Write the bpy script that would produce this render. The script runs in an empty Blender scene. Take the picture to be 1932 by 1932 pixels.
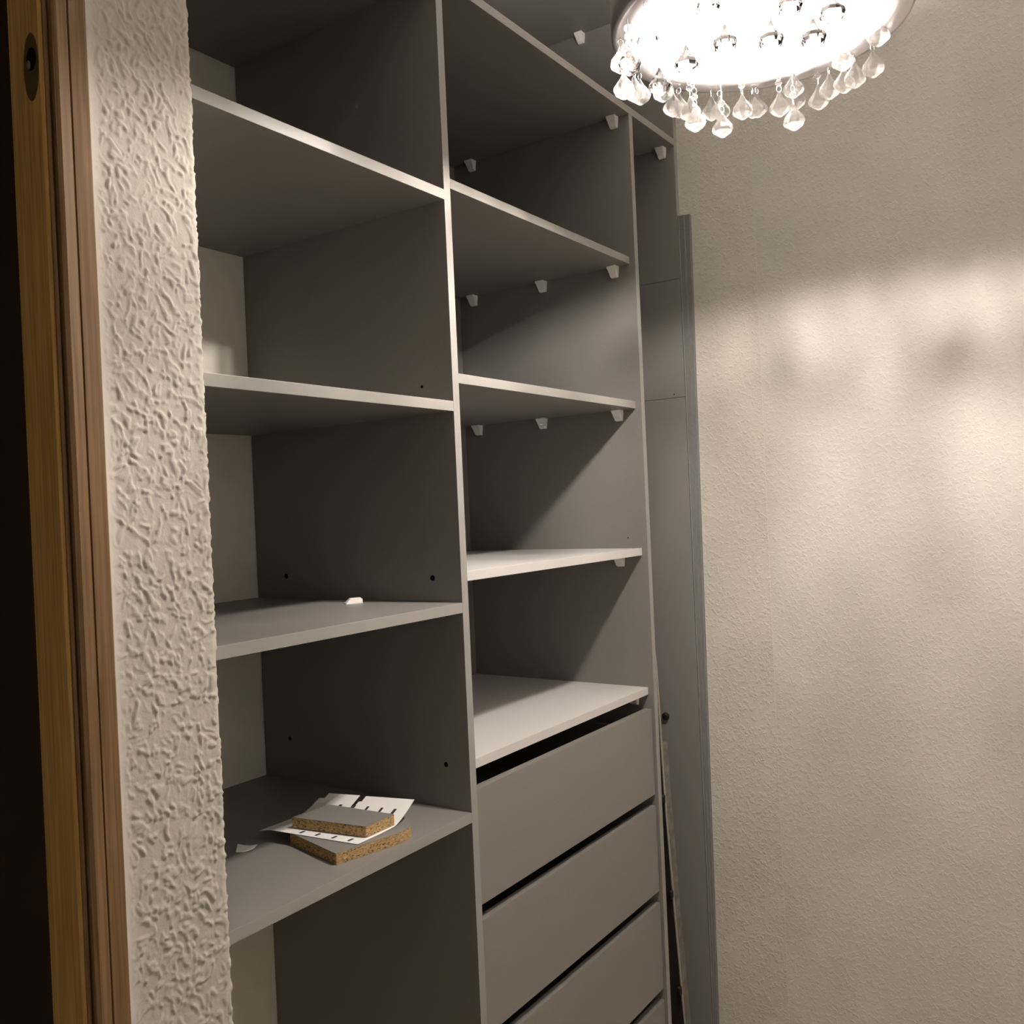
import bpy, bmesh, math, random
from mathutils import Vector, Matrix, noise
random.seed(7)
S = bpy.context.scene
COL = S.collection
PI = math.pi

# ------------------------------------------------------------------ camera
F_PX, YAW, PITCH, ROLL = 1747.18, math.radians(34.364), math.radians(-0.163), math.radians(-2.540)
CAM = Vector((0.9979, 0.0, 1.5481))
fw = Vector((-math.sin(YAW) * math.cos(PITCH), math.cos(YAW) * math.cos(PITCH), math.sin(PITCH)))
r0 = fw.cross(Vector((0, 0, 1))).normalized()
u0 = r0.cross(fw)
rt = math.cos(ROLL) * r0 + math.sin(ROLL) * u0
up = -math.sin(ROLL) * r0 + math.cos(ROLL) * u0
cd = bpy.data.cameras.new('camera')
cd.sensor_width = 36.0
cd.lens = 36.0 * F_PX / 1932.0
cd.clip_start = 0.02
cam = bpy.data.objects.new('camera', cd)
COL.objects.link(cam)
M = Matrix((rt, up, -fw)).transposed().to_4x4()
M.translation = CAM
cam.matrix_world = M
S.camera = cam

# ------------------------------------------------------------------ world, exposure, light levels
w = bpy.data.worlds.new('world')
S.world = w
w.use_nodes = True
w.node_tree.nodes['Background'].inputs[0].default_value = (1.0, 0.85, 0.68, 1)
w.node_tree.nodes['Background'].inputs[1].default_value = 0.02
BULB_STRENGTH = 790.0
BULB_COLOR = (1.0, 0.925, 0.85, 1)
S.view_settings.view_transform = 'Standard'
S.view_settings.look = 'None'
S.view_settings.exposure = 2.02
S.view_settings.gamma = 1.0
S.view_settings.use_curve_mapping = False
S.cycles.use_denoising = True
S.cycles.use_light_tree = False
S.cycles.caustics_refractive = False
S.cycles.caustics_reflective = False
S.cycles.transparent_max_bounces = 10
S.cycles.max_bounces = 7
S.cycles.diffuse_bounces = 5
S.cycles.glossy_bounces = 3
S.cycles.transmission_bounces = 5
S.cycles.use_adaptive_sampling = True
S.cycles.adaptive_threshold = 0.03
S.cycles.sample_clamp_indirect = 5.0

# ------------------------------------------------------------------ materials
def mat(name, color, rough=0.5, spec=0.3, noise_amt=0.0, noise_scale=60.0, bump=0.0, bump_scale=300.0, metal=0.0):
    m = bpy.data.materials.new(name)
    m.use_nodes = True
    nt = m.node_tree
    b = nt.nodes['Principled BSDF']
    b.inputs['Base Color'].default_value = (*color, 1)
    b.inputs['Roughness'].default_value = rough
    b.inputs['Specular IOR Level'].default_value = spec
    b.inputs['Metallic'].default_value = metal
    tc = nt.nodes.new('ShaderNodeTexCoord')
    if noise_amt:
        n = nt.nodes.new('ShaderNodeTexNoise')
        n.inputs['Scale'].default_value = noise_scale
        n.inputs['Detail'].default_value = 4
        cr = nt.nodes.new('ShaderNodeValToRGB')
        cr.color_ramp.elements[0].position = 0.3
        cr.color_ramp.elements[1].position = 0.7
        cr.color_ramp.elements[0].color = (*[c * (1 - noise_amt) for c in color], 1)
        cr.color_ramp.elements[1].color = (*[min(1, c * (1 + noise_amt)) for c in color], 1)
        nt.links.new(tc.outputs['Object'], n.inputs['Vector'])
        nt.links.new(n.outputs['Fac'], cr.inputs['Fac'])
        nt.links.new(cr.outputs['Color'], b.inputs['Base Color'])
    if bump:
        n = nt.nodes.new('ShaderNodeTexNoise')
        n.inputs['Scale'].default_value = bump_scale
        n.inputs['Detail'].default_value = 3
        bp = nt.nodes.new('ShaderNodeBump')
        bp.inputs['Strength'].default_value = bump
        bp.inputs['Distance'].default_value = 0.001
        nt.links.new(tc.outputs['Object'], n.inputs['Vector'])
        nt.links.new(n.outputs['Fac'], bp.inputs['Height'])
        nt.links.new(bp.outputs['Normal'], b.inputs['Normal'])
    return m

GREY = (0.225, 0.209, 0.193)
M_grey = mat('grey_laminate', GREY, 0.42, 0.35, 0.05, 420, 0.06, 900)
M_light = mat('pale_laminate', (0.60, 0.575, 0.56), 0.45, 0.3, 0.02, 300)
M_edge = mat('grey_edge_band', (0.30, 0.285, 0.265), 0.38, 0.4)
M_bracket = mat('white_plastic', (0.88, 0.86, 0.84), 0.4, 0.4)
M_black = mat('black_plastic', (0.012, 0.011, 0.010), 0.5, 0.3)
M_hole = mat('hole_dark', (0.01, 0.009, 0.008), 0.9, 0.0)
M_niche = mat('niche_wall_paint', (0.74, 0.69, 0.61), 0.8, 0.1, 0.04, 12, 0.4, 160)
M_plaster = mat('stucco_plaster', (0.47, 0.435, 0.385), 0.85, 0.12, 0.04, 60, 0.25, 420)
M_room = mat('room_paint', (0.80, 0.775, 0.735), 0.85, 0.1, 0.03, 20, 0.3, 200)
M_ceil = mat('ceiling_paint', (0.88, 0.87, 0.85), 0.85, 0.1)
M_floor = mat('floor_laminate', (0.62, 0.54, 0.44), 0.5, 0.3, 0.2, 8)
M_trim = mat('grey_trim', (0.20, 0.195, 0.19), 0.5, 0.3, 0.06, 200)
M_chrome = mat('satin_metal', (0.60, 0.575, 0.585), 0.32, 0.5, metal=0.85)
M_plate = mat('lamp_plate_white', (0.86, 0.85, 0.83), 0.5, 0.4)
M_paper = mat('paper_white', (0.84, 0.82, 0.79), 0.8, 0.1)
M_print = mat('print_black', (0.05, 0.045, 0.045), 0.8, 0.1)
M_hard = mat('hardboard_edge', (0.42, 0.37, 0.29), 0.7, 0.1, 0.15, 300)
M_board = mat('dusty_grey_board', (0.175, 0.16, 0.14), 0.6, 0.2, 0.3, 45)
M_sheet = mat('dark_sheet_face', (0.022, 0.019, 0.016), 0.6, 0.2)  # near-black face colour, far darker than the sheet's raw edge
M_dark = mat('dark_room_shade', (0.055, 0.036, 0.020), 0.9, 0.05)  # near-black colour stands in for the lack of light in there

def wallpaper(name, color, bumpy, seed):
    m = mat(name, color, 0.85, 0.12)
    nt = m.node_tree
    b = nt.nodes['Principled BSDF']
    tc = nt.nodes['Texture Coordinate']
    mp = nt.nodes.new('ShaderNodeMapping')
    mp.inputs['Location'].default_value = (seed, seed * 0.7, seed * 1.3)
    nt.links.new(tc.outputs['Object'], mp.inputs['Vector'])
    # fibre pattern: thresholded noise gives small raised chips
    n1 = nt.nodes.new('ShaderNodeTexNoise'); n1.inputs['Scale'].default_value = 105; n1.inputs['Detail'].default_value = 2.5; n1.inputs['Distortion'].default_value = 0.8
    n2 = nt.nodes.new('ShaderNodeTexNoise'); n2.inputs['Scale'].default_value = 22; n2.inputs['Detail'].default_value = 3
    nt.links.new(mp.outputs[0], n1.inputs['Vector']); nt.links.new(mp.outputs[0], n2.inputs['Vector'])
    r1 = nt.nodes.new('ShaderNodeMapRange'); r1.interpolation_type = 'SMOOTHSTEP'
    r1.inputs['From Min'].default_value = 0.47; r1.inputs['From Max'].default_value = 0.66
    nt.links.new(n1.outputs['Fac'], r1.inputs['Value'])
    mx = nt.nodes.new('ShaderNodeMath'); mx.operation = 'MULTIPLY_ADD'
    mx.inputs[1].default_value = 1.6
    nt.links.new(n2.outputs['Fac'], mx.inputs[0]); nt.links.new(r1.outputs[0], mx.inputs[2])
    bp = nt.nodes.new('ShaderNodeBump'); bp.inputs['Strength'].default_value = bumpy; bp.inputs['Distance'].default_value = 0.0016
    nt.links.new(mx.outputs[0], bp.inputs['Height']); nt.links.new(bp.outputs['Normal'], b.inputs['Normal'])
    # faint stains
    n3 = nt.nodes.new('ShaderNodeTexNoise'); n3.inputs['Scale'].default_value = 4.5; n3.inputs['Detail'].default_value = 5
    nt.links.new(mp.outputs[0], n3.inputs['Vector'])
    cr = nt.nodes.new('ShaderNodeValToRGB')
    cr.color_ramp.elements[0].position = 0.32; cr.color_ramp.elements[1].position = 0.6
    cr.color_ramp.elements[0].color = (*[c * 0.92 for c in color], 1); cr.color_ramp.elements[1].color = (*color, 1)
    nt.links.new(n3.outputs['Fac'], cr.inputs['Fac']); nt.links.new(cr.outputs['Color'], b.inputs['Base Color'])
    return m
M_paperA = wallpaper('chip_wallpaper_yellowed', (0.63, 0.59, 0.52), 0.60, 3.1)
M_paperB = wallpaper('chip_wallpaper', (0.64, 0.605, 0.555), 0.45, 11.7)

def wood_mat(name, dark, light):
    m = mat(name, dark, 0.5, 0.3)
    nt = m.node_tree; b = nt.nodes['Principled BSDF']; tc = nt.nodes['Texture Coordinate']
    mp = nt.nodes.new('ShaderNodeMapping'); mp.inputs['Scale'].default_value = (1, 1, 0.022)
    nt.links.new(tc.outputs['Object'], mp.inputs['Vector'])
    n = nt.nodes.new('ShaderNodeTexNoise'); n.inputs['Scale'].default_value = 260; n.inputs['Detail'].default_value = 5; n.inputs['Distortion'].default_value = 0.6
    nt.links.new(mp.outputs[0], n.inputs['Vector'])
    cr = nt.nodes.new('ShaderNodeValToRGB')
    e = cr.color_ramp.elements
    e[0].position = 0.28; e[0].color = (*dark, 1)
    e[1].position = 0.72; e[1].color = (*light, 1)
    nt.links.new(n.outputs['Fac'], cr.inputs['Fac']); nt.links.new(cr.outputs['Color'], b.inputs['Base Color'])
    bp = nt.nodes.new('ShaderNodeBump'); bp.inputs['Strength'].default_value = 0.25; bp.inputs['Distance'].default_value = 0.0006
    nt.links.new(n.outputs['Fac'], bp.inputs['Height']); nt.links.new(bp.outputs['Normal'], b.inputs['Normal'])
    return m
M_wood = wood_mat('stained_wood', (0.125, 0.066, 0.024), (0.24, 0.143, 0.066))
M_oak = wood_mat('golden_wood', (0.34, 0.185, 0.045), (0.60, 0.37, 0.12))

def chip_mat():
    m = mat('chipboard_core', (0.4, 0.27, 0.13), 0.85, 0.1)
    nt = m.node_tree; b = nt.nodes['Principled BSDF']; tc = nt.nodes['Texture Coordinate']
    mp = nt.nodes.new('ShaderNodeMapping'); mp.inputs['Scale'].default_value = (1, 1, 2.2)
    nt.links.new(tc.outputs['Object'], mp.inputs['Vector'])
    v = nt.nodes.new('ShaderNodeTexVoronoi'); v.inputs['Scale'].default_value = 260
    nt.links.new(mp.outputs[0], v.inputs['Vector'])
    n = nt.nodes.new('ShaderNodeTexNoise'); n.inputs['Scale'].default_value = 240; n.inputs['Detail'].default_value = 4
    nt.links.new(mp.outputs[0], n.inputs['Vector'])
    cr = nt.nodes.new('ShaderNodeValToRGB'); e = cr.color_ramp.elements
    e[0].position = 0.33; e[0].color = (0.10, 0.055, 0.025, 1)
    e[1].position = 0.46; e[1].color = (0.50, 0.33, 0.15, 1)
    x = e.new(0.75); x.color = (0.68, 0.48, 0.26, 1)
    nt.links.new(n.outputs['Fac'], cr.inputs['Fac'])
    mx = nt.nodes.new('ShaderNodeMix'); mx.data_type = 'RGBA'; mx.blend_type = 'MULTIPLY'; mx.inputs[0].default_value = 0.35
    nt.links.new(cr.outputs['Color'], mx.inputs[6]); bw = nt.nodes.new('ShaderNodeRGBToBW'); nt.links.new(v.outputs['Color'], bw.inputs[0]); nt.links.new(bw.outputs[0], mx.inputs[7])
    nt.links.new(mx.outputs[2], b.inputs['Base Color'])
    bp = nt.nodes.new('ShaderNodeBump'); bp.inputs['Strength'].default_value = 0.6; bp.inputs['Distance'].default_value = 0.0012
    nt.links.new(n.outputs['Fac'], bp.inputs['Height']); nt.links.new(bp.outputs['Normal'], b.inputs['Normal'])
    return m
M_chip = chip_mat()

def crystal_mat():
    m = bpy.data.materials.new('crystal_acrylic'); m.use_nodes = True
    nt = m.node_tree; nt.nodes.clear()
    out = nt.nodes.new('ShaderNodeOutputMaterial')
    g = nt.nodes.new('ShaderNodeBsdfGlass'); g.inputs['IOR'].default_value = 1.49; g.inputs['Roughness'].default_value = 0.02
    g.inputs['Color'].default_value = (0.97, 0.96, 0.96, 1)
    t = nt.nodes.new('ShaderNodeBsdfTransparent'); t.inputs['Color'].default_value = (0.93, 0.92, 0.91, 1)
    tl = nt.nodes.new('ShaderNodeBsdfTranslucent'); tl.inputs['Color'].default_value = (0.9, 0.88, 0.86, 1)
    a = nt.nodes.new('ShaderNodeMixShader'); a.inputs[0].default_value = 0.45
    nt.links.new(t.outputs[0], a.inputs[1]); nt.links.new(g.outputs[0], a.inputs[2])
    c = nt.nodes.new('ShaderNodeMixShader'); c.inputs[0].default_value = 0.14
    nt.links.new(a.outputs[0], c.inputs[1]); nt.links.new(tl.outputs[0], c.inputs[2])
    nt.links.new(c.outputs[0], out.inputs[0])
    return m
M_crystal = crystal_mat()
def cut_glass():
    m = bpy.data.materials.new('cut_glass'); m.use_nodes = True
    nt = m.node_tree; nt.nodes.clear()
    out = nt.nodes.new('ShaderNodeOutputMaterial')
    g = nt.nodes.new('ShaderNodeBsdfGlass'); g.inputs['IOR'].default_value = 1.52; g.inputs['Roughness'].default_value = 0.0
    g.inputs['Color'].default_value = (0.92, 0.91, 0.92, 1)
    nt.links.new(g.outputs[0], out.inputs[0])
    return m
M_glass = cut_glass()

def frosted_plate():
    m = bpy.data.materials.new('frosted_lamp_plate'); m.use_nodes = True
    nt = m.node_tree; b = nt.nodes['Principled BSDF']; out = nt.nodes['Material Output']
    b.inputs['Base Color'].default_value = (0.70, 0.68, 0.66, 1); b.inputs['Roughness'].default_value = 0.5
    tl = nt.nodes.new('ShaderNodeBsdfTranslucent'); tl.inputs['Color'].default_value = (0.96, 0.95, 0.94, 1)
    mx = nt.nodes.new('ShaderNodeMixShader'); mx.inputs[0].default_value = 0.5
    nt.links.new(b.outputs[0], mx.inputs[1]); nt.links.new(tl.outputs[0], mx.inputs[2]); nt.links.new(mx.outputs[0], out.inputs[0])
    return m
M_frost = frosted_plate()

def emit_mat():
    m = bpy.data.materials.new('lit_bulb'); m.use_nodes = True
    nt = m.node_tree; b = nt.nodes['Principled BSDF']
    b.inputs['Base Color'].default_value = (1, 1, 1, 1)
    b.inputs['Emission Color'].default_value = BULB_COLOR
    b.inputs['Emission Strength'].default_value = BULB_STRENGTH
    return m
M_bulb = emit_mat()

# ------------------------------------------------------------------ mesh helpers
def finish(name, bm, m, parent=None, smooth=False, label=None):
    me = bpy.data.meshes.new(name)
    bmesh.ops.recalc_face_normals(bm, faces=bm.faces[:])
    bm.to_mesh(me); bm.free()
    mats = m if isinstance(m, (list, tuple)) else [m]
    for x in mats: me.materials.append(x)
    if smooth:
        for p in me.polygons: p.use_smooth = True
    o = bpy.data.objects.new(name, me)
    COL.objects.link(o)
    if parent: attach(o, parent)
    if label: o['label'] = label
    return o

def attach(o, parent):
    o.parent = parent
    o.matrix_parent_inverse = Matrix.Translation(-Vector(parent.location)) if parent.type == 'EMPTY' and parent.parent is None else Matrix.Identity(4)

def box_bm(x0, x1, y0, y1, z0, z1, bev=0.0, bm=None):
    own = bm is None
    if own: bm = bmesh.new()
    vs = [bm.verts.new((x, y, z)) for x in (x0, x1) for y in (y0, y1) for z in (z0, z1)]
    for f in ((0, 1, 3, 2), (4, 6, 7, 5), (0, 4, 5, 1), (2, 3, 7, 6), (0, 2, 6, 4), (1, 5, 7, 3)):
        bm.faces.new([vs[i] for i in f])
    if bev and own:
        bmesh.ops.bevel(bm, geom=bm.edges[:], offset=bev, segments=2, profile=0.7, affect='EDGES')
    return bm

def box(name, x0, x1, y0, y1, z0, z1, m, parent=None, bev=0.0, label=None):
    return finish(name, box_bm(x0, x1, y0, y1, z0, z1, bev), m, parent, label=label)

def lathe_bm(profile, n=24, center=(0, 0, 0), bm=None):
    bm = bm or bmesh.new()
    rings = []
    for r, z in profile:
        if r < 1e-6:
            rings.append([bm.verts.new((center[0], center[1], center[2] + z))])
        else:
            rings.append([bm.verts.new((center[0] + r * math.cos(2 * PI * i / n), center[1] + r * math.sin(2 * PI * i / n), center[2] + z)) for i in range(n)])
    for a, b in zip(rings, rings[1:]):
        for i in range(n):
            j = (i + 1) % n
            if len(a) == 1 and len(b) == 1: continue
            if len(a) == 1: bm.faces.new((a[0], b[i], b[j]))
            elif len(b) == 1: bm.faces.new((a[i], b[0], a[j]))
            else: bm.faces.new((a[i], b[i], b[j], a[j]))
    return bm

def prism_bm(pts, axis, a0, a1, bm=None):
    """extrude a closed 2-D outline along an axis; pts are given in the other two axes in order"""
    bm = bm or bmesh.new()
    def P(p, a):
        return {'x': (a, p[0], p[1]), 'y': (p[0], a, p[1]), 'z': (p[0], p[1], a)}[axis]
    A = [bm.verts.new(P(p, a0)) for p in pts]
    B = [bm.verts.new(P(p, a1)) for p in pts]
    n = len(pts)
    bm.faces.new(A); bm.faces.new(B)
    for i in range(n):
        j = (i + 1) % n
        bm.faces.new((A[i], A[j], B[j], B[i]))
    return bm

def tube_bm(path, r, n=8, bm=None):
    bm = bm or bmesh.new()
    path = [Vector(p) for p in path]
    rings = []
    for i, p in enumerate(path):
        t = (path[min(i + 1, len(path) - 1)] - path[max(i - 1, 0)]).normalized()
        a = t.orthogonal().normalized(); b = t.cross(a)
        rings.append([bm.verts.new(p + r * (math.cos(2 * PI * k / n) * a + math.sin(2 * PI * k / n) * b)) for k in range(n)])
    for a, b in zip(rings, rings[1:]):
        for i in range(n):
            j = (i + 1) % n
            bm.faces.new((a[i], a[j], b[j], b[i]))
    bm.faces.new(rings[0]); bm.faces.new(rings[-1])
    return bm

def empty(name, loc, label=None, cat=None, group=None, kind=None):
    o = bpy.data.objects.new(name, None)
    o.empty_display_size = 0.05
    COL.objects.link(o)
    o.location = loc
    if label: o['label'] = label
    if cat: o['category'] = cat
    if group: o['group'] = group
    if kind: o['kind'] = kind
    return o

def tag(o, label=None, cat=None, group=None, kind=None):
    if label: o['label'] = label
    if cat: o['category'] = cat
    if group: o['group'] = group
    if kind: o['kind'] = kind
    return o

def struct(name, x0, x1, y0, y1, z0, z1, m, label):
    o = box(name, x0, x1, y0, y1, z0, z1, m)
    return tag(o, label, 'door' if name.startswith('door') else name.split('_')[0], kind='structure')

# ------------------------------------------------------------------ dimensions
T = 0.018
YA, YB, YC = 1.2923, 2.0341, 2.2952        # divider fronts (left faces) along the wardrobe
DEP = 0.5376                               # depth of the carcass
ZT = 2.5105                                # top shelf (upper face)
ZC = 3.00                                  # ceiling
ZL = (2.1158, 1.7433, 1.3877, 1.0175)      # left column shelf tops
ZR = (2.1487, 1.7976, 1.4404, 1.1016)      # right column shelf tops
XW = 0.030                                 # stucco wall plane
YW = 0.749                                 # stucco corner
XR, YN, YF = 1.32, -1.10, 2.3137           # room's right wall, near wall, far wall

# ------------------------------------------------------------------ the setting
struct('floor', -1.3, XR + .1, YN - .1, YF + .1, -0.1, 0.0, M_floor, 'brown laminate floor of the narrow closet room')
struct('ceiling', -1.3, XR + .1, YN - .1, YF + .1, ZC, ZC + .1, M_ceil, 'plain white painted ceiling above the lamp')
struct('wall_right', XR, XR + .1, YN, YF, 0, ZC, M_room, 'plain painted wall opposite the open wardrobe')
struct('wall_near', -1.3, XR, YN - .1, YN, 0, ZC, M_room, 'plain painted wall behind the camera')
struct('wall_niche', -DEP - .1, -DEP, YW + .001, YF, 0, ZC, M_niche, 'beige painted back wall seen inside the open wardrobe compartments')

far = struct('wall_far', -DEP, XR, YF, YF + .1, 0, ZC, M_room, 'far wall papered with white woodchip wallpaper beside the wardrobe')
for (a, b, d, m, lab) in ((0.0, 0.203, 0.0015, M_paperA, 'narrow yellowed wallpaper strip next to the grey trim'),
                          (0.2034, XR, 0.0020, M_paperB, None)):
    box('wallpaper_strip', a, b, YF - d, YF, 0, ZC, m, far, label=lab)

# small blister rings and chips pressed into the wallpaper
def on_wall(u, v, yv):
    d = fw + rt * ((u - 966) / F_PX) - up * ((v - 966) / F_PX)
    return CAM + d * ((yv - CAM.y) / d.y)
for (u, v, r) in ((1590, 901, .0032), (1492, 1416, .0034), (1673, 747, .0028), (1474, 738, .0018)):
    c = on_wall(u, v, YF - .0023)
    bm = bmesh.new()
    path = [(c.x + r * math.cos(t), c.y, c.z + 1.1 * r * math.sin(t)) for t in [2 * PI * k / 14 for k in range(14)]]
    tube_bm(path + [path[0]], .0007, 5, bm)
    finish('paper_blister', bm, M_paperB, far, smooth=True)

# grey moulding between wardrobe and far wall (slightly narrower towards the floor)
bm = bmesh.new()
def trim_prof(z, k):
    x1 = .012 + .0090 * z
    xm = x1 * .55
    y0 = YC + .001
    return [(.0005, y0), (.0025, y0 - .0015), (.0040, y0 + .001), (xm, y0 + .001), (xm + .0008, y0 + .006), (x1 - .0015, y0 + .006), (x1, y0 + .008), (x1, YF - .0022), (.0005, YF - .0022)]
A = [bm.verts.new((px, py, 0.0)) for px, py in trim_prof(0, 0)]
B = [bm.verts.new((px, py, 2.306)) for px, py in trim_prof(2.306, 1)]
bm.faces.new(A); bm.faces.new(B)
for i in range(len(A)):
    j = (i + 1) % len(A)
    bm.faces.new((A[i], A[j], B[j], B[i]))
tag(finish('trim_1', bm, M_trim), 'narrow grey stepped moulding strip standing between wardrobe side and papered wall', 'trim', kind='structure')

# stucco wall between doorway and wardrobe niche
wl = struct('wall_left', -.036, XW - .004, .560, YW - .006, 0, ZC, M_plaster, 'rough white stucco wall between the wooden door frame and the wardrobe')
struct('wall_doorside', -DEP, XW, YN, -.42, 0, ZC, M_room, 'plain painted wall on the near side of the doorway')
struct('wall_doorhead', -DEP, XW, -.42, .560, 2.42, ZC, M_room, 'plain painted wall above the doorway')
struct('wall_darkroom', -1.3, -1.2, YN, YW, 0, ZC, M_dark, 'wall of the dark room beyond the doorway, its darkness put into the colour')
struct('wall_darkside', -1.2, -.037, .70, YW, 0, ZC, M_dark, 'side wall of the dark room beyond the doorway, its darkness put into the colour')

def stucco(prof, z0, z1, dz):
    """prof: list of (x, y, nx, ny, edge_weight). displaced grid"""
    nz = int((z1 - z0) / dz) + 1
    verts, faces = [], []
    def sstep(a, b, v):
        t = max(0.0, min(1.0, (v - a) / (b - a)))
        return t * t * (3 - 2 * t)
    s = 0.0
    ss = []
    for i, p in enumerate(prof):
        if i: s += math.hypot(p[0] - prof[i - 1][0], p[1] - prof[i - 1][1])
        ss.append(s)
    for k in range(nz):
        z = z0 + (z1 - z0) * k / (nz - 1)
        for i, p in enumerate(prof):
            a, b = ss[i], z
            # slightly slanted, vertically stretched clots
            q = Vector((a + 0.45 * b * 0.35, b * 0.78, 0)) * 1000
            wx = noise.noise(q * 0.045 + Vector((7, 3, 1))); wy = noise.noise(q * 0.045 + Vector((1, 9, 5)))
            q2 = q + Vector((wx, wy, 0)) * 9.0
            n1 = noise.noise(q2 * 0.100)
            n2 = noise.noise(q2 * 0.19 + Vector((31, 5, 2)))
            n4 = noise.noise(q * 0.030 + Vector((5, 77, 8)))
            crest = 1 - abs(noise.noise(q2 * 0.074 + Vector((13, 17, 9)))) * 3.0
            clot = sstep(-0.02, 0.24, n1 + 0.45 * n2 + 0.25 * n4)
            h = 1.55 * clot * (0.8 + 0.5 * n2) + 1.0 * sstep(0.45, 1.0, crest + 0.9 * n2 + 0.5 * n4) * (0.4 + 0.6 * clot) + 0.16 * n2
            h *= 0.00082 * p[4]
            fil = 0.0095 * max(0.0, 1 - a / 0.024) ** 2
            verts.append((p[0] + p[2] * h + fil, p[1] + p[3] * h, z))
    n = len(prof)
    for k in range(nz - 1):
        for i in range(n - 1):
            v = k * n + i
            faces.append((v, v + 1, v + n + 1, v + n))
    return verts, faces
prof = []
y = .598
while y < YW - .010:
    e = min(1.0, max(0.12, (y - .606) / .016))
    prof.append((XW, y, 1, 0, e)); y += .00155
for k in range(9):
    t = k / 8 * PI / 2
    prof.append((XW - .010 + .010 * math.cos(t), YW - .010 + .010 * math.sin(t), math.cos(t), math.sin(t), 1.0))
x = XW - .0115
while x > -.012:
    prof.append((x, YW, 0, 1, .9)); x -= .0025
V, Fc = stucco(prof, .82, 2.30, .00165)
me = bpy.data.meshes.new('stucco_coat'); me.from_pydata(V, [], Fc); me.materials.append(M_plaster)
for p_ in me.polygons: p_.use_smooth = True
so = bpy.data.objects.new('stucco_coat', me); COL.objects.link(so); so.parent = wl
box('stucco_skirt', XW - .004, XW, .598, YW - .006, 0, .82, M_plaster, wl)
box('stucco_head', XW - .004, XW, .598, YW - .006, 2.30, ZC, M_plaster, wl)

# wooden door frame: casing on the wall, jamb reveal facing the doorway
dr = empty('door_1', (.03, .05, 0), 'dark stained wooden door frame with grooved casing at the left edge', 'door', kind='structure')
HD = 2.42
def wprism(name, pts, z0=0, z1=HD, m=M_wood, label=None):
    return finish(name, prism_bm(pts, 'z', z0, z1), m, dr, label=label)
wprism('casing', [(XW - .003, .5985), (XW + .012, .5995), (XW + .0145, .597), (XW + .0135, .5785), (XW + .0105, .5772), (XW - .003, .5772)])
wprism('casing_bead', [(XW - .003, .5768), (XW + .0125, .5768), (XW + .0155, .5745), (XW + .0160, .563), (XW + .0135, .5585), (XW - .003, .5585)])
wprism('casing_quirk', [(XW - .003, .5580), (XW + .006, .5580), (XW + .0085, .5555), (XW + .0060, .5530), (XW - .003, .5530)])
# jamb with a flat dark oval for its recess
bm = prism_bm([(XW + .004, .5600), (XW + .004, .5522), (XW + .001, .5500), (-.029, .5500), (-.031, .5520), (-.031, .5600)], 'z', 0, HD)
finish('jamb', bm, M_oak, dr, label='golden brown jamb board with fine vertical grain')
for (za, zb) in ((0, HD),):
    wprism('far_jamb', [(XW, -.420), (XW, -.405), (-.13, -.405), (-.13, -.420)])
box('head_jamb', -.13, XW, -.405, .549, HD - .015, HD, M_wood, dr)
# lock recess: flat oval and disc, recess and hole shade put into colour; pin
def oval_bm(cx, cz, rx, rz, y0, y1, n=24):
    return prism_bm([(cx + rx * math.cos(2 * PI * k / n), cz + rz * math.sin(2 * PI * k / n)) for k in range(n)], 'y', y0, y1)
M_recess = mat('recess_wood', (0.10, 0.062, 0.025), 0.8, 0.1)
finish('hinge_recess', oval_bm(.0150, 2.052, .0150, .037, .5496, .5510), M_recess, dr, label='flat dark oval on the wooden jamb, standing for a routed recess')
finish('recess_hole', oval_bm(.0165, 2.060, .0090, .0125, .5490, .5500), M_hole, dr)
finish('recess_pin', oval_bm(.0125, 2.0545, .0022, .0048, .5478, .5492), M_chrome, dr)

# ------------------------------------------------------------------ the wardrobe
W = empty('built_in_wardrobe', (-DEP / 2, (YA + YB) / 2, 0), 'tall open grey laminate wardrobe with shelves and four drawers built into the niche', 'wardrobe')
BV = .0010
def panel(name, *a, m=M_grey, bev=BV, label=None, front=True):
    o = box(name, *a, m, W, bev, label)
    if front and m is M_grey:
        o.data.materials.append(M_edge)
        x1 = a[1]
        for p in o.data.polygons:
            if p.normal.x > .9 and p.center.x > x1 - .001: p.material_index = 1
    return o
XB = -DEP + .002
D1 = panel('divider_panel', XB, 0, YA, YA + T, 0, ZT - T)
D2 = panel('divider_panel', XB, 0, YB, YB + T, 0, ZT - T)
panel('side_panel', XB, 0, YC, YC + T, 0, 1.8262)
panel('side_panel', XB, 0, YC, YC + T, 1.8270, 2.1405)
panel('side_panel', XB, 0, YC, YC + T, 2.1413, ZC - .01)
panel('side_panel', XB, -.02, YW + .0015, YW + .0075, 0, ZC - .01)
panel('back_panel', XB - .0015, XB + .0015, YA + T + .0005, YB - .0005, 0, ZT - T - .0005, bev=0, front=False)
panel('top_shelf', XB, 0, YW + .0078, YC, ZT - T, ZT)
panel('upper_shelf', XB, 0, YW + .0078, YC, 2.873, 2.891)
for z in ZL:
    panel('shelf', XB, 0, YW + .0078, YA, z - T, z)
RC = -.0154
for i, z in enumerate(ZR):
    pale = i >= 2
    panel('shelf', XB + .002, RC, YA + T, YB, z - T, z, m=M_light if pale else M_grey, label=[None, None, 'pale whitish shelf under the grey ones', 'pale whitish shelf directly above the drawers'][i])

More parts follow.
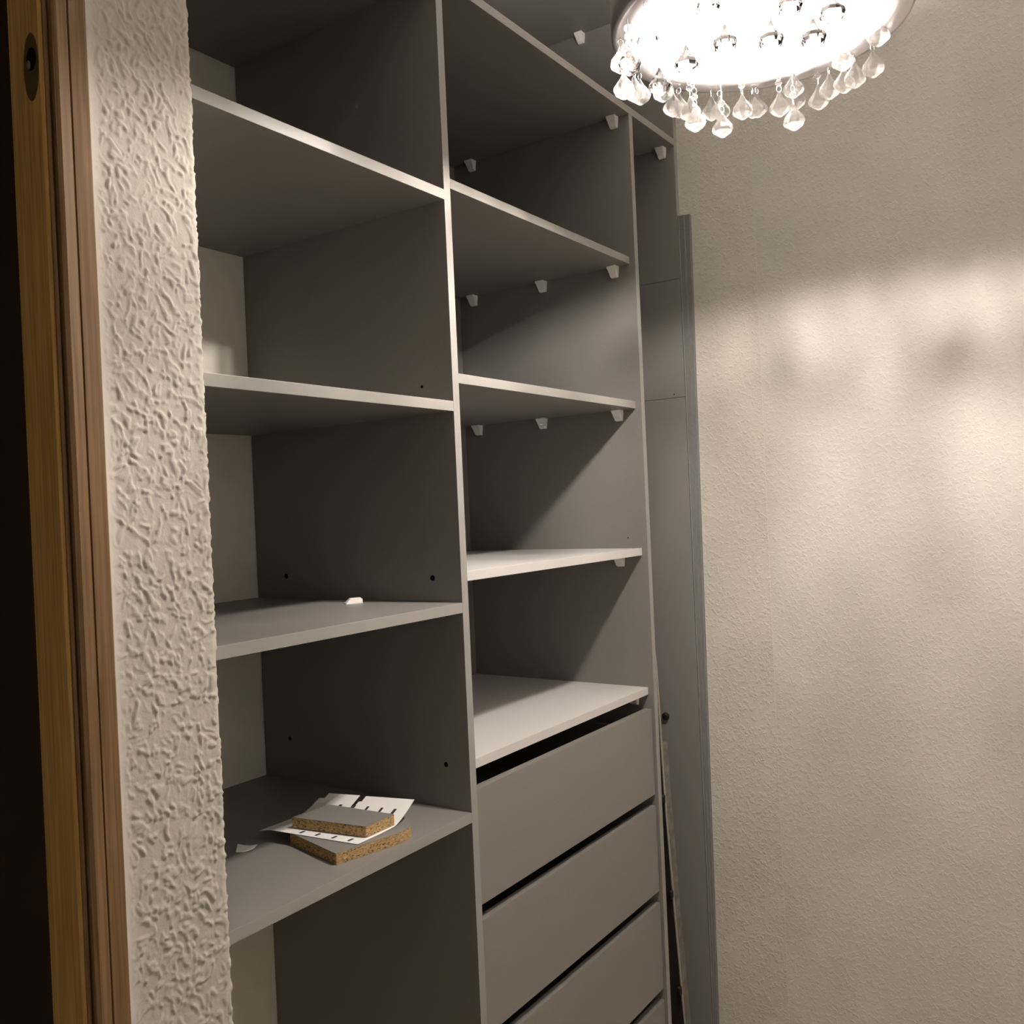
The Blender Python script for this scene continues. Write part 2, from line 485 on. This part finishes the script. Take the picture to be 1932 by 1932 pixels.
# white plastic brackets under the shelves (one mesh shared)
def bracket_mesh():
    pr = [(0, 0), (-.0215, 0), (-.0222, -.0016), (-.0205, -.0040), (-.0160, -.0095), (-.0125, -.0160), (-.0105, -.0222), (-.0080, -.0252), (-.0040, -.0268), (0, -.0268)]
    bm = bmesh.new()
    L = [bm.verts.new((-.0120 + (.0028 if z < -.015 else .0010 if z < -.006 else 0), y, z)) for y, z in pr]
    R = [bm.verts.new((.0120 - (.0028 if z < -.015 else .0010 if z < -.006 else 0), y, z)) for y, z in pr]
    bm.faces.new(L); bm.faces.new(R)
    for i in range(len(pr)):
        j = (i + 1) % len(pr)
        bm.faces.new((L[i], L[j], R[j], R[i]))
    bmesh.ops.recalc_face_normals(bm, faces=bm.faces[:])
    es = [e for e in bm.edges if abs(e.verts[0].co.x - e.verts[1].co.x) < .001 and e.calc_length() > .0001]
    bmesh.ops.bevel(bm, geom=es, offset=.0008, segments=1, affect='EDGES')
    me = bpy.data.meshes.new('shelf_bracket'); bm.to_mesh(me); bm.free()
    me.materials.append(M_bracket)
    return me
BM = bracket_mesh()
def bracket(x, yface, z):
    o = bpy.data.objects.new('shelf_bracket', BM); COL.objects.link(o)
    o.parent = W; o.location = Vector((x, yface, z)) - Vector(W.location)
for x in (-.056, -.264, -.486): bracket(x, YB, ZR[0] - T)
for x in (-.061, -.281, -.488): bracket(x, YB, ZR[1] - T)
bracket(-.074, YB, ZR[2] - T)
bracket(-.052, YB, ZR[3] - T)
for x in (-.040, -.472): bracket(x, YB, ZT - T)
bracket(-.034, YC, ZT - T)
bracket(-.264, YC, 2.873)

# drill holes: thin near-black discs, the shade inside a hole put into colour
def hole(x, z, r, yface=YA):
    bm = prism_bm([(x + r * math.cos(2 * PI * k / 14), z + r * math.sin(2 * PI * k / 14)) for k in range(14)], 'y', yface - .0004, yface + .001)
    finish('drill_hole', bm, M_hole, W)
for (x, z, r) in ((-.070, 1.776, .0030), (-.448, 1.433, .0052), (-.065, 1.431, .0052), (-.053, 1.096, .0046), (-.459, 1.101, .0040)):
    hole(x, z, r)
hole(-.052, 1.466, .0016, YB); hole(-.030, 1.836, .0016, YC)

# drawers
for i, zt in enumerate((1.0505, .8160, .5800, .3440)):
    zb = zt - .2075
    fr = box('drawer', -.0245, -.0065, YA + T + .0032, YB - .0045, zb, zt, M_grey, W, .0008,
             label=['topmost grey flat drawer front, under the pale shelf', 'second grey flat drawer front from the top', 'third grey flat drawer front from the top', 'lowest grey flat drawer front'][i])
    bm = bmesh.new()
    ya, yb = YA + T + .014, YB - .014
    box_bm(-.50, -.0255, ya, ya + .012, zb + .02, zt - .045, bm=bm)
    box_bm(-.50, -.0255, yb - .012, yb, zb + .02, zt - .045, bm=bm)
    box_bm(-.50, -.488, ya + .0121, yb - .0121, zb + .02, zt - .045, bm=bm)
    box_bm(-.487, -.0255, ya + .0121, yb - .0121, zb + .02, zb + .026, bm=bm)
    o = finish('drawer_box', bm, M_grey); o.parent = fr; o.matrix_parent_inverse = Matrix.Identity(4)
    # fr is a child of an Empty at an offset: undo the parent's world translation
    o.location = Vector((0, 0, 0))

# black round stop and a black strap in the narrow end compartment
bm = bmesh.new()
lathe_bm([(0, -.012), (.007, -.012), (.0098, -.009), (.0102, -.004), (.0075, -.001), (.0075, 0), (0, 0)], 18, bm=bm)
bmesh.ops.rotate(bm, verts=bm.verts[:], cent=(0, 0, 0), matrix=Matrix.Rotation(-PI / 2, 3, 'X'))
bmesh.ops.translate(bm, verts=bm.verts[:], vec=(-.094, YC, .970))
finish('door_stop', bm, M_black, W, smooth=True, label='small black round knob on the end panel')
bm = bmesh.new()
yf = YB + T
tube_bm([(-.012, yf + .000, 1.708), (-.012, yf + .010, 1.704), (-.012, yf + .0125, 1.690), (-.012, yf + .0125, 1.628), (-.012, yf + .010, 1.612), (-.012, yf + .000, 1.608)], .0042, 8, bm)
finish('pull_handle', bm, M_black, W, smooth=True, label='black handle on the hidden side of the divider')

# ------------------------------------------------------------------ boards leaning in the end compartment
def leaning(name, pts_path, thick, x0, x1, m):
    """pts_path: (y, z) polyline of the board's left face; extruded in y by thick and from x0 to x1"""
    outline = [(y, z) for y, z in pts_path] + [(y + thick, z) for y, z in reversed(pts_path)]
    return prism_bm(outline, 'x', x0, x1)
hb = empty('hardboard_sheet', (-.2, 2.19, 0), 'thin curved hardboard sheet with a light edge leaning between divider and end panel', 'board')
path = [(2.1935, 0.0), (2.166, .258), (2.137, .540), (2.112, .816), (2.1005, 1.05), (2.0945, 1.15), (2.0835, 1.215)]
finish('sheet', leaning('s', path, .0030, -.50, -.0235, M_hard), M_sheet, hb, label='near-black face of the sheet')
finish('sheet_edge', leaning('s', path, .0034, -.0235, -.020, M_hard), M_hard, hb, label='light raw edge of the sheet')
for z, y in ((.808, 2.1105), (.560, 2.1335), (.305, 2.1590)):
    bm = bmesh.new()
    lathe_bm([(0, -.010), (.005, -.010), (.0065, -.006), (.0065, .006), (.005, .010), (0, .010)], 10, (-.0235, y - .0050, z), bm)
    finish('edge_clip', bm, M_black, hb, smooth=True, label='small black clip on the sheet edge')
pb = empty('loose_shelf_board', (-.2, 2.21, 0), 'dusty grey board leaning behind the hardboard sheet against the end panel', 'board')
path = [(2.2040, 0.0), (2.1745, .258), (2.1450, .540), (2.1215, .816), (2.1130, .940)]
finish('board', leaning('b', path, .0370, -.46, -.026, M_board), M_board, pb)

# ------------------------------------------------------------------ things on the shelves
Z4 = ZL[3]; Z3 = ZL[2]
def offcut(name, corners, z0, h, label, round_ids=(), rr=.03):
    root = empty(name, (sum(c[0] for c in corners) / len(corners), sum(c[1] for c in corners) / len(corners), z0), label, 'offcut', 'particleboard offcuts stacked on the lowest left shelf')
    out = []
    n = len(corners)
    for i, c in enumerate(corners):
        c = Vector((*c, 0)); a = Vector((*corners[i - 1], 0)); b = Vector((*corners[(i + 1) % n], 0))
        r = rr if i in round_ids else .002
        p0 = c + (a - c).normalized() * r; p1 = c + (b - c).normalized() * r
        steps = 8 if i in round_ids else 2
        for k in range(steps + 1):
            t = k / steps
            q = (1 - t) ** 2 * p0 + 2 * t * (1 - t) * c + t * t * p1
            out.append((q.x, q.y))
    finish('chipboard_core', prism_bm(out, 'z', z0 + .0006, z0 + h - .0006), M_chip, root, label='rough golden chipboard cut edge')
    finish('laminate_face', prism_bm(out, 'z', z0 + h - .0006, z0 + h), M_grey, root)
    finish('laminate_face', prism_bm(out, 'z', z0, z0 + .0006), M_grey, root)
    return root
offcut('particleboard_offcut', [(-.039, 1.000), (-.0005, 1.163), (-.138, 1.196), (-.178, 1.033)], Z4, .018,
       'larger grey particleboard offcut with one rounded corner, lying directly on the shelf', (1,), .062)
# sheet of paper, lying between the two offcuts, back edge curling up
ZP = Z4 + .018
cL, cF, cR, cB = Vector((-.238, 1.021, ZP + .0010)), Vector((-.035, 1.043, ZP + .0012)), Vector((-.045, 1.193, ZP + .026)), Vector((-.222, 1.157, ZP + .026))
def paperP(s, t):
    p = (1 - s) * (1 - t) * cL + s * (1 - t) * cF + s * t * cR + (1 - s) * t * cB
    lift = max(0.0, (t - .60) / .40)
    p.z = ZP + .0011 + .0245 * lift ** 1.25 * (0.92 + .14 * s) - .004 * max(0, .12 - s) / .12 * (1 - t)
    p.x += .004 * math.sin(PI * t) * s
    return p
pp = empty('instruction_sheet', (cF.x, cF.y, ZP), 'white printed paper sheet with curled torn back edge between the two offcuts', 'paper')
bm = bmesh.new(); NS, NT = 34, 24
G = {}
for i in range(NS + 1):
    for j in range(NT + 1):
        s, t = i / NS, j / NT
        q = paperP(s, t)
        if t > .8 and s < .42: q.z += .0012; q.y -= .002 * (t - .8) * 5
        G[i, j] = bm.verts.new(q)
for i in range(NS):
    for j in range(NT):
        s, t = (i + .5) / NS, (j + .5) / NT
        if .41 < s < .41 + .055 * (t - .78) / .2 + .012 and t > .80: continue
        if s < .05 and t > .90: continue
        bm.faces.new((G[i, j], G[i + 1, j], G[i + 1, j + 1], G[i, j + 1]))
for v in [v for v in bm.verts if not v.link_faces]: bm.verts.remove(v)
bm.normal_update()
bmesh.ops.solidify(bm, geom=bm.faces[:], thickness=.0003)
finish('paper', bm, M_paper, pp, smooth=False)
for (s0, t0, ds, dt) in [(s, .075, .010, .035) for s in (.40, .56, .725, .885)] + [(s, .80, .012, .050) for s in (.44, .585, .735)] + [(.875, .72, .014, .13), (.30, .80, .016, .03)]:
    bm = bmesh.new()
    q = [paperP(s, t) + Vector((0, 0, .00075)) for s, t in ((s0 - ds, t0 - dt), (s0 + ds, t0 - dt), (s0 + ds, t0 + dt), (s0 - ds, t0 + dt))]
    if s0 < .42 and t0 > .7:
        for v in q: v.z += .0012
    lo = [bm.verts.new(v - Vector((0, 0, .0004))) for v in q]; hi = [bm.verts.new(v) for v in q]
    bm.faces.new(lo); bm.faces.new(hi)
    for i in range(4): bm.faces.new((lo[i], lo[(i + 1) % 4], hi[(i + 1) % 4], hi[i]))
    finish('printed_mark', bm, M_print, pp)
offcut('particleboard_offcut', [(-.042, 1.070), (-.041, 1.137), (-.178, 1.124), (-.187, 1.047)], ZP + .0018, .0175,
       'smaller rectangular grey particleboard offcut on top of the paper sheet')

# torn scrap of paper further left on the same shelf
sc = bmesh.new()
sq = [(-.221, .958), (-.207, .983), (-.214, .996), (-.245, .982)]
vs = []
for i in range(9):
    for j in range(4):
        s, t = i / 8, j / 3
        a = Vector(sq[0]).lerp(Vector(sq[1]), s); b = Vector(sq[3]).lerp(Vector(sq[2]), s)
        c = a.lerp(b, t)
        vs.append(sc.verts.new((c.x, c.y, Z4 + .0008 + .0022 * (2 * s - 1) ** 2 + .0015 * t * t)))
for i in range(8):
    for j in range(3):
        sc.faces.new((vs[i * 4 + j], vs[i * 4 + 4 + j], vs[i * 4 + 5 + j], vs[i * 4 + 1 + j]))
sc.normal_update()
bmesh.ops.solidify(sc, geom=sc.faces[:], thickness=.0004)
tag(finish('paper_scrap', sc, M_paper), 'tiny torn white paper scrap left of the particleboard offcuts', 'paper')

# white plastic clip on the shelf above
cl = empty('plastic_clip', (-.205, 1.235, Z3), 'small white stepped plastic clip lying on the grey shelf', 'clip')
ax = Vector((.015, .029, 0)).normalized(); bx_ = Vector((-ax.y, ax.x, 0))
def clip_part(name, l0, l1, d0, d1, z0, z1, sl):
    bm = bmesh.new()
    o = Vector((-.2105, 1.2185, Z3))
    b = [o + ax * l + bx_ * d + Vector((0, 0, z)) for (l, d, z) in
         ((l0, d0, z0), (l1, d0, z0), (l1, d1, z0), (l0, d1, z0), (l0 + sl, d0, z1), (l1 - .0006, d0, z1), (l1 - .0006, d1, z1), (l0 + sl, d1, z1))]
    v = [bm.verts.new(q) for q in b]
    for f in ((0, 1, 2, 3), (4, 5, 6, 7), (0, 1, 5, 4), (1, 2, 6, 5), (2, 3, 7, 6), (3, 0, 4, 7)): bm.faces.new([v[i] for i in f])
    bmesh.ops.recalc_face_normals(bm, faces=bm.faces[:])
    bmesh.ops.bevel(bm, geom=bm.edges[:], offset=.0004, segments=1, affect='EDGES')
    finish(name, bm, M_bracket, cl)
clip_part('base_plate', 0, .0325, 0, .016, 0, .0030, .001)
clip_part('raised_step', .0030, .0335, .004, .015, .0031, .0085, .0055)
clip_part('lid', .0090, .0315, .006, .014, .0086, .0104, .001)

# ------------------------------------------------------------------ the crystal lamp
LX, LY, LZ, LR = .55, 1.36, 2.250, .217
lamp = empty('crystal_lamp', (LX, LY, LZ), 'round hanging lamp, glowing white, hung with many clear crystal drops', 'lamp')
lc = (LX, LY, 0)
bm = lathe_bm([(LR, LZ), (LR + .0012, LZ + .004), (LR, LZ + .205), (LR - .003, LZ + .205), (LR - .003, LZ + .0035), (LR - .030, LZ + .0030), (LR - .0315, LZ + .001), (LR - .030, LZ - .0010), (LR - .006, LZ - .004), (LR - .002, LZ - .004), (LR, LZ)], 72, lc)
finish('lamp_ring', bm, M_chrome, lamp, smooth=True, label='satin metal band with inward rim')
bm = lathe_bm([(0, LZ + .105), (LR - .0035, LZ + .105), (LR - .0035, LZ + .109), (0, LZ + .109)], 48, lc)
finish('reflector_plate', bm, M_frost, lamp)
bm = lathe_bm([(0, LZ + .1095), (.030, LZ + .1095), (.030, LZ + .130), (.008, LZ + .140), (.008, ZC - .04), (.045, ZC - .03), (.050, ZC - .002), (0, ZC - .002)], 24, lc)
finish('suspension_rod', bm, M_chrome, lamp, smooth=True)
for k in range(3):
    a = 2 * PI * k / 3 + .5
    bx, by = LX + .030 * math.cos(a), LY + .030 * math.sin(a)
    bm = lathe_bm([(0, LZ + .1048), (.0085, LZ + .1048), (.0085, LZ + .0705), (0, LZ + .0705)], 14, (bx, by, 0))
    s = finish('bulb_socket', bm, M_plate, lamp)
    bm = lathe_bm([(0, LZ + .0702), (.0070, LZ + .0702), (.0115, LZ + .058), (.0105, LZ + .045), (0, LZ + .037)], 8, (bx, by, 0))
    finish('light_bulb', bm, M_bulb, lamp, smooth=True, label='lit bulb')

for k in range(2):  # unseen upward bulbs, added to strengthen the bounce off the ceiling
    a = PI * k + .3
    bx, by = LX + .075 * math.cos(a), LY + .075 * math.sin(a)
    finish('bulb_socket', lathe_bm([(0, LZ + .1095), (.0085, LZ + .1095), (.0085, LZ + .124), (0, LZ + .124)], 14, (bx, by, 0)), M_plate, lamp)
    finish('light_bulb', lathe_bm([(0, LZ + .1245), (.0060, LZ + .1245), (.0102, LZ + .133), (.0093, LZ + .144), (0, LZ + .151)], 8, (bx, by, 0)), M_bulb, lamp, smooth=True, label='lit bulb')

# crystal drops: shared meshes
def mk(name, bm, m, smooth=False):
    me = bpy.data.meshes.new(name); bmesh.ops.recalc_face_normals(bm, faces=bm.faces[:]); bm.to_mesh(me); bm.free(); me.materials.append(m)
    if smooth:
        for p in me.polygons: p.use_smooth = True
    return me
DROP = mk('crystal_drop', lathe_bm([(0, .0245), (.0016, .0240), (.0060, .0145), (.0162, .0010), (.0175, -.0045), (.0155, -.0090), (.0045, -.0170), (0, -.0185)], 8), M_crystal)
DROPG = DROP.copy(); DROPG.name = 'glass_drop'; DROPG.materials.clear(); DROPG.materials.append(M_glass)
BEAD = mk('crystal_bead', lathe_bm([(0, .0055), (.0032, .0045), (.0056, .0018), (.0056, -.0018), (.0032, -.0045), (0, -.0055)], 8), M_crystal)
def ring_me():
    bm = bmesh.new()
    pth = [(.0042 * math.cos(2 * PI * k / 10), 0, .0055 * math.sin(2 * PI * k / 10)) for k in range(10)]
    tube_bm(pth + [pth[0]], .0006, 5, bm)
    return mk('wire_link', bm, M_chrome, True)
LINK = ring_me()
def strand(x, y, z_drop, z_top, me=None):
    """z_drop: height of the drop's centre; z_top: where its wire hangs from"""
    d = bpy.data.objects.new('crystal_drop', me or DROP); COL.objects.link(d)
    d.parent = lamp; d.location = (x - LX, y - LY, z_drop - LZ); d.rotation_euler.z = random.uniform(0, .785)
    z = .0240
    def sub(name, me, dz, rot=0):
        o = bpy.data.objects.new(name, me); COL.objects.link(o); o.parent = d; o.location = (0, 0, dz); o.rotation_euler.z = rot
    sub('wire_link', LINK, z + .0040, random.uniform(0, 3)); z += .0095
    if z_top - z_drop > z + .011:
        sub('crystal_bead', BEAD, z + .0050); z += .0105
    if z_top - z_drop > z + .012:
        sub('wire_link', LINK, z + .0045, random.uniform(0, 3)); z += .010
    L = z_top - z_drop - z
    if L > .002:
        bm = tube_bm([(0, 0, z - .001), (0, 0, z + L)], .0005, 5)
        me = mk('wire', bm, M_chrome)
        sub('hanging_wire', me, 0)
def on_cyl(u, v, r, farside=True):
    d = fw + rt * ((u - 966) / F_PX) - up * ((v - 966) / F_PX)
    ox, oy = CAM.x - LX, CAM.y - LY
    a = d.x ** 2 + d.y ** 2; b = 2 * (ox * d.x + oy * d.y); c = ox * ox + oy * oy - r * r
    q = b * b - 4 * a * c
    if q < 0: q = 0
    s = (-b + (math.sqrt(q) if farside else -math.sqrt(q))) / (2 * a)
    return CAM + d * s
PLATE = LZ + .105
# strands read off the photograph: (u, v of the drop's widest level, radius, far side?)
spots = [(1363, 239, .145, True), (1498, 225, .130, True), (1401, 205, .165, True), (1471, 200, .175, True), (1312, 228, .150, True), (1303, 210, .175, True),
         (1277, 192, .195, True), (1251, 172, .190, True), (1245, 158, .150, False), (1212, 148, .200, True), (1200, 120, .195, False),
         (1345, 167, .195, True), (1358, 185, .205, True), (1419, 165, .200, True), (1428, 182, .205, True), (1497, 165, .190, True), (1500, 178, .205, True),
         (1540, 183, .195, True), (1586, 152, .195, True), (1612, 125, .205, True), (1590, 112, .160, True), (1646, 92, .205, True), (1657, 65, .190, True), (1640, 40, .150, True),
         (1605, 70, .160, True), (1295, 117, .120, False), (1368, 78, .110, False), (1455, 72, .100, False), (1535, 68, .120, False), (1222, 70, .150, False),
         (1268, 42, .120, False), (1490, 8, .120, False), (1335, 10, .130, False), (1570, 20, .150, False), (1280, 170, .205, True), (1565, 165, .205, True)]
for (u, v, r, fs) in spots:
    p = on_cyl(u, v, r, fs)
    z = max(p.z, LZ - .155)
    if math.hypot(p.x - LX, p.y - LY) > LR - .026:
        top = LZ - .002
        q = Vector((p.x - LX, p.y - LY)).normalized() * (LR - .012)
        p.x, p.y = LX + q.x, LY + q.y
        z = min(z, top - .036)
    else:
        top = PLATE
    strand(p.x, p.y, z, top, None if fs else DROPG)
# the near half of the rim, above the picture's upper edge, carries the same drops
for k in range(11):
    a = -PI / 2 - .25 + (k - 5) * .26
    strand(LX + (LR - .012) * math.cos(a), LY + (LR - .012) * math.sin(a), LZ - .040 - .016 * (k % 2), LZ - .002)
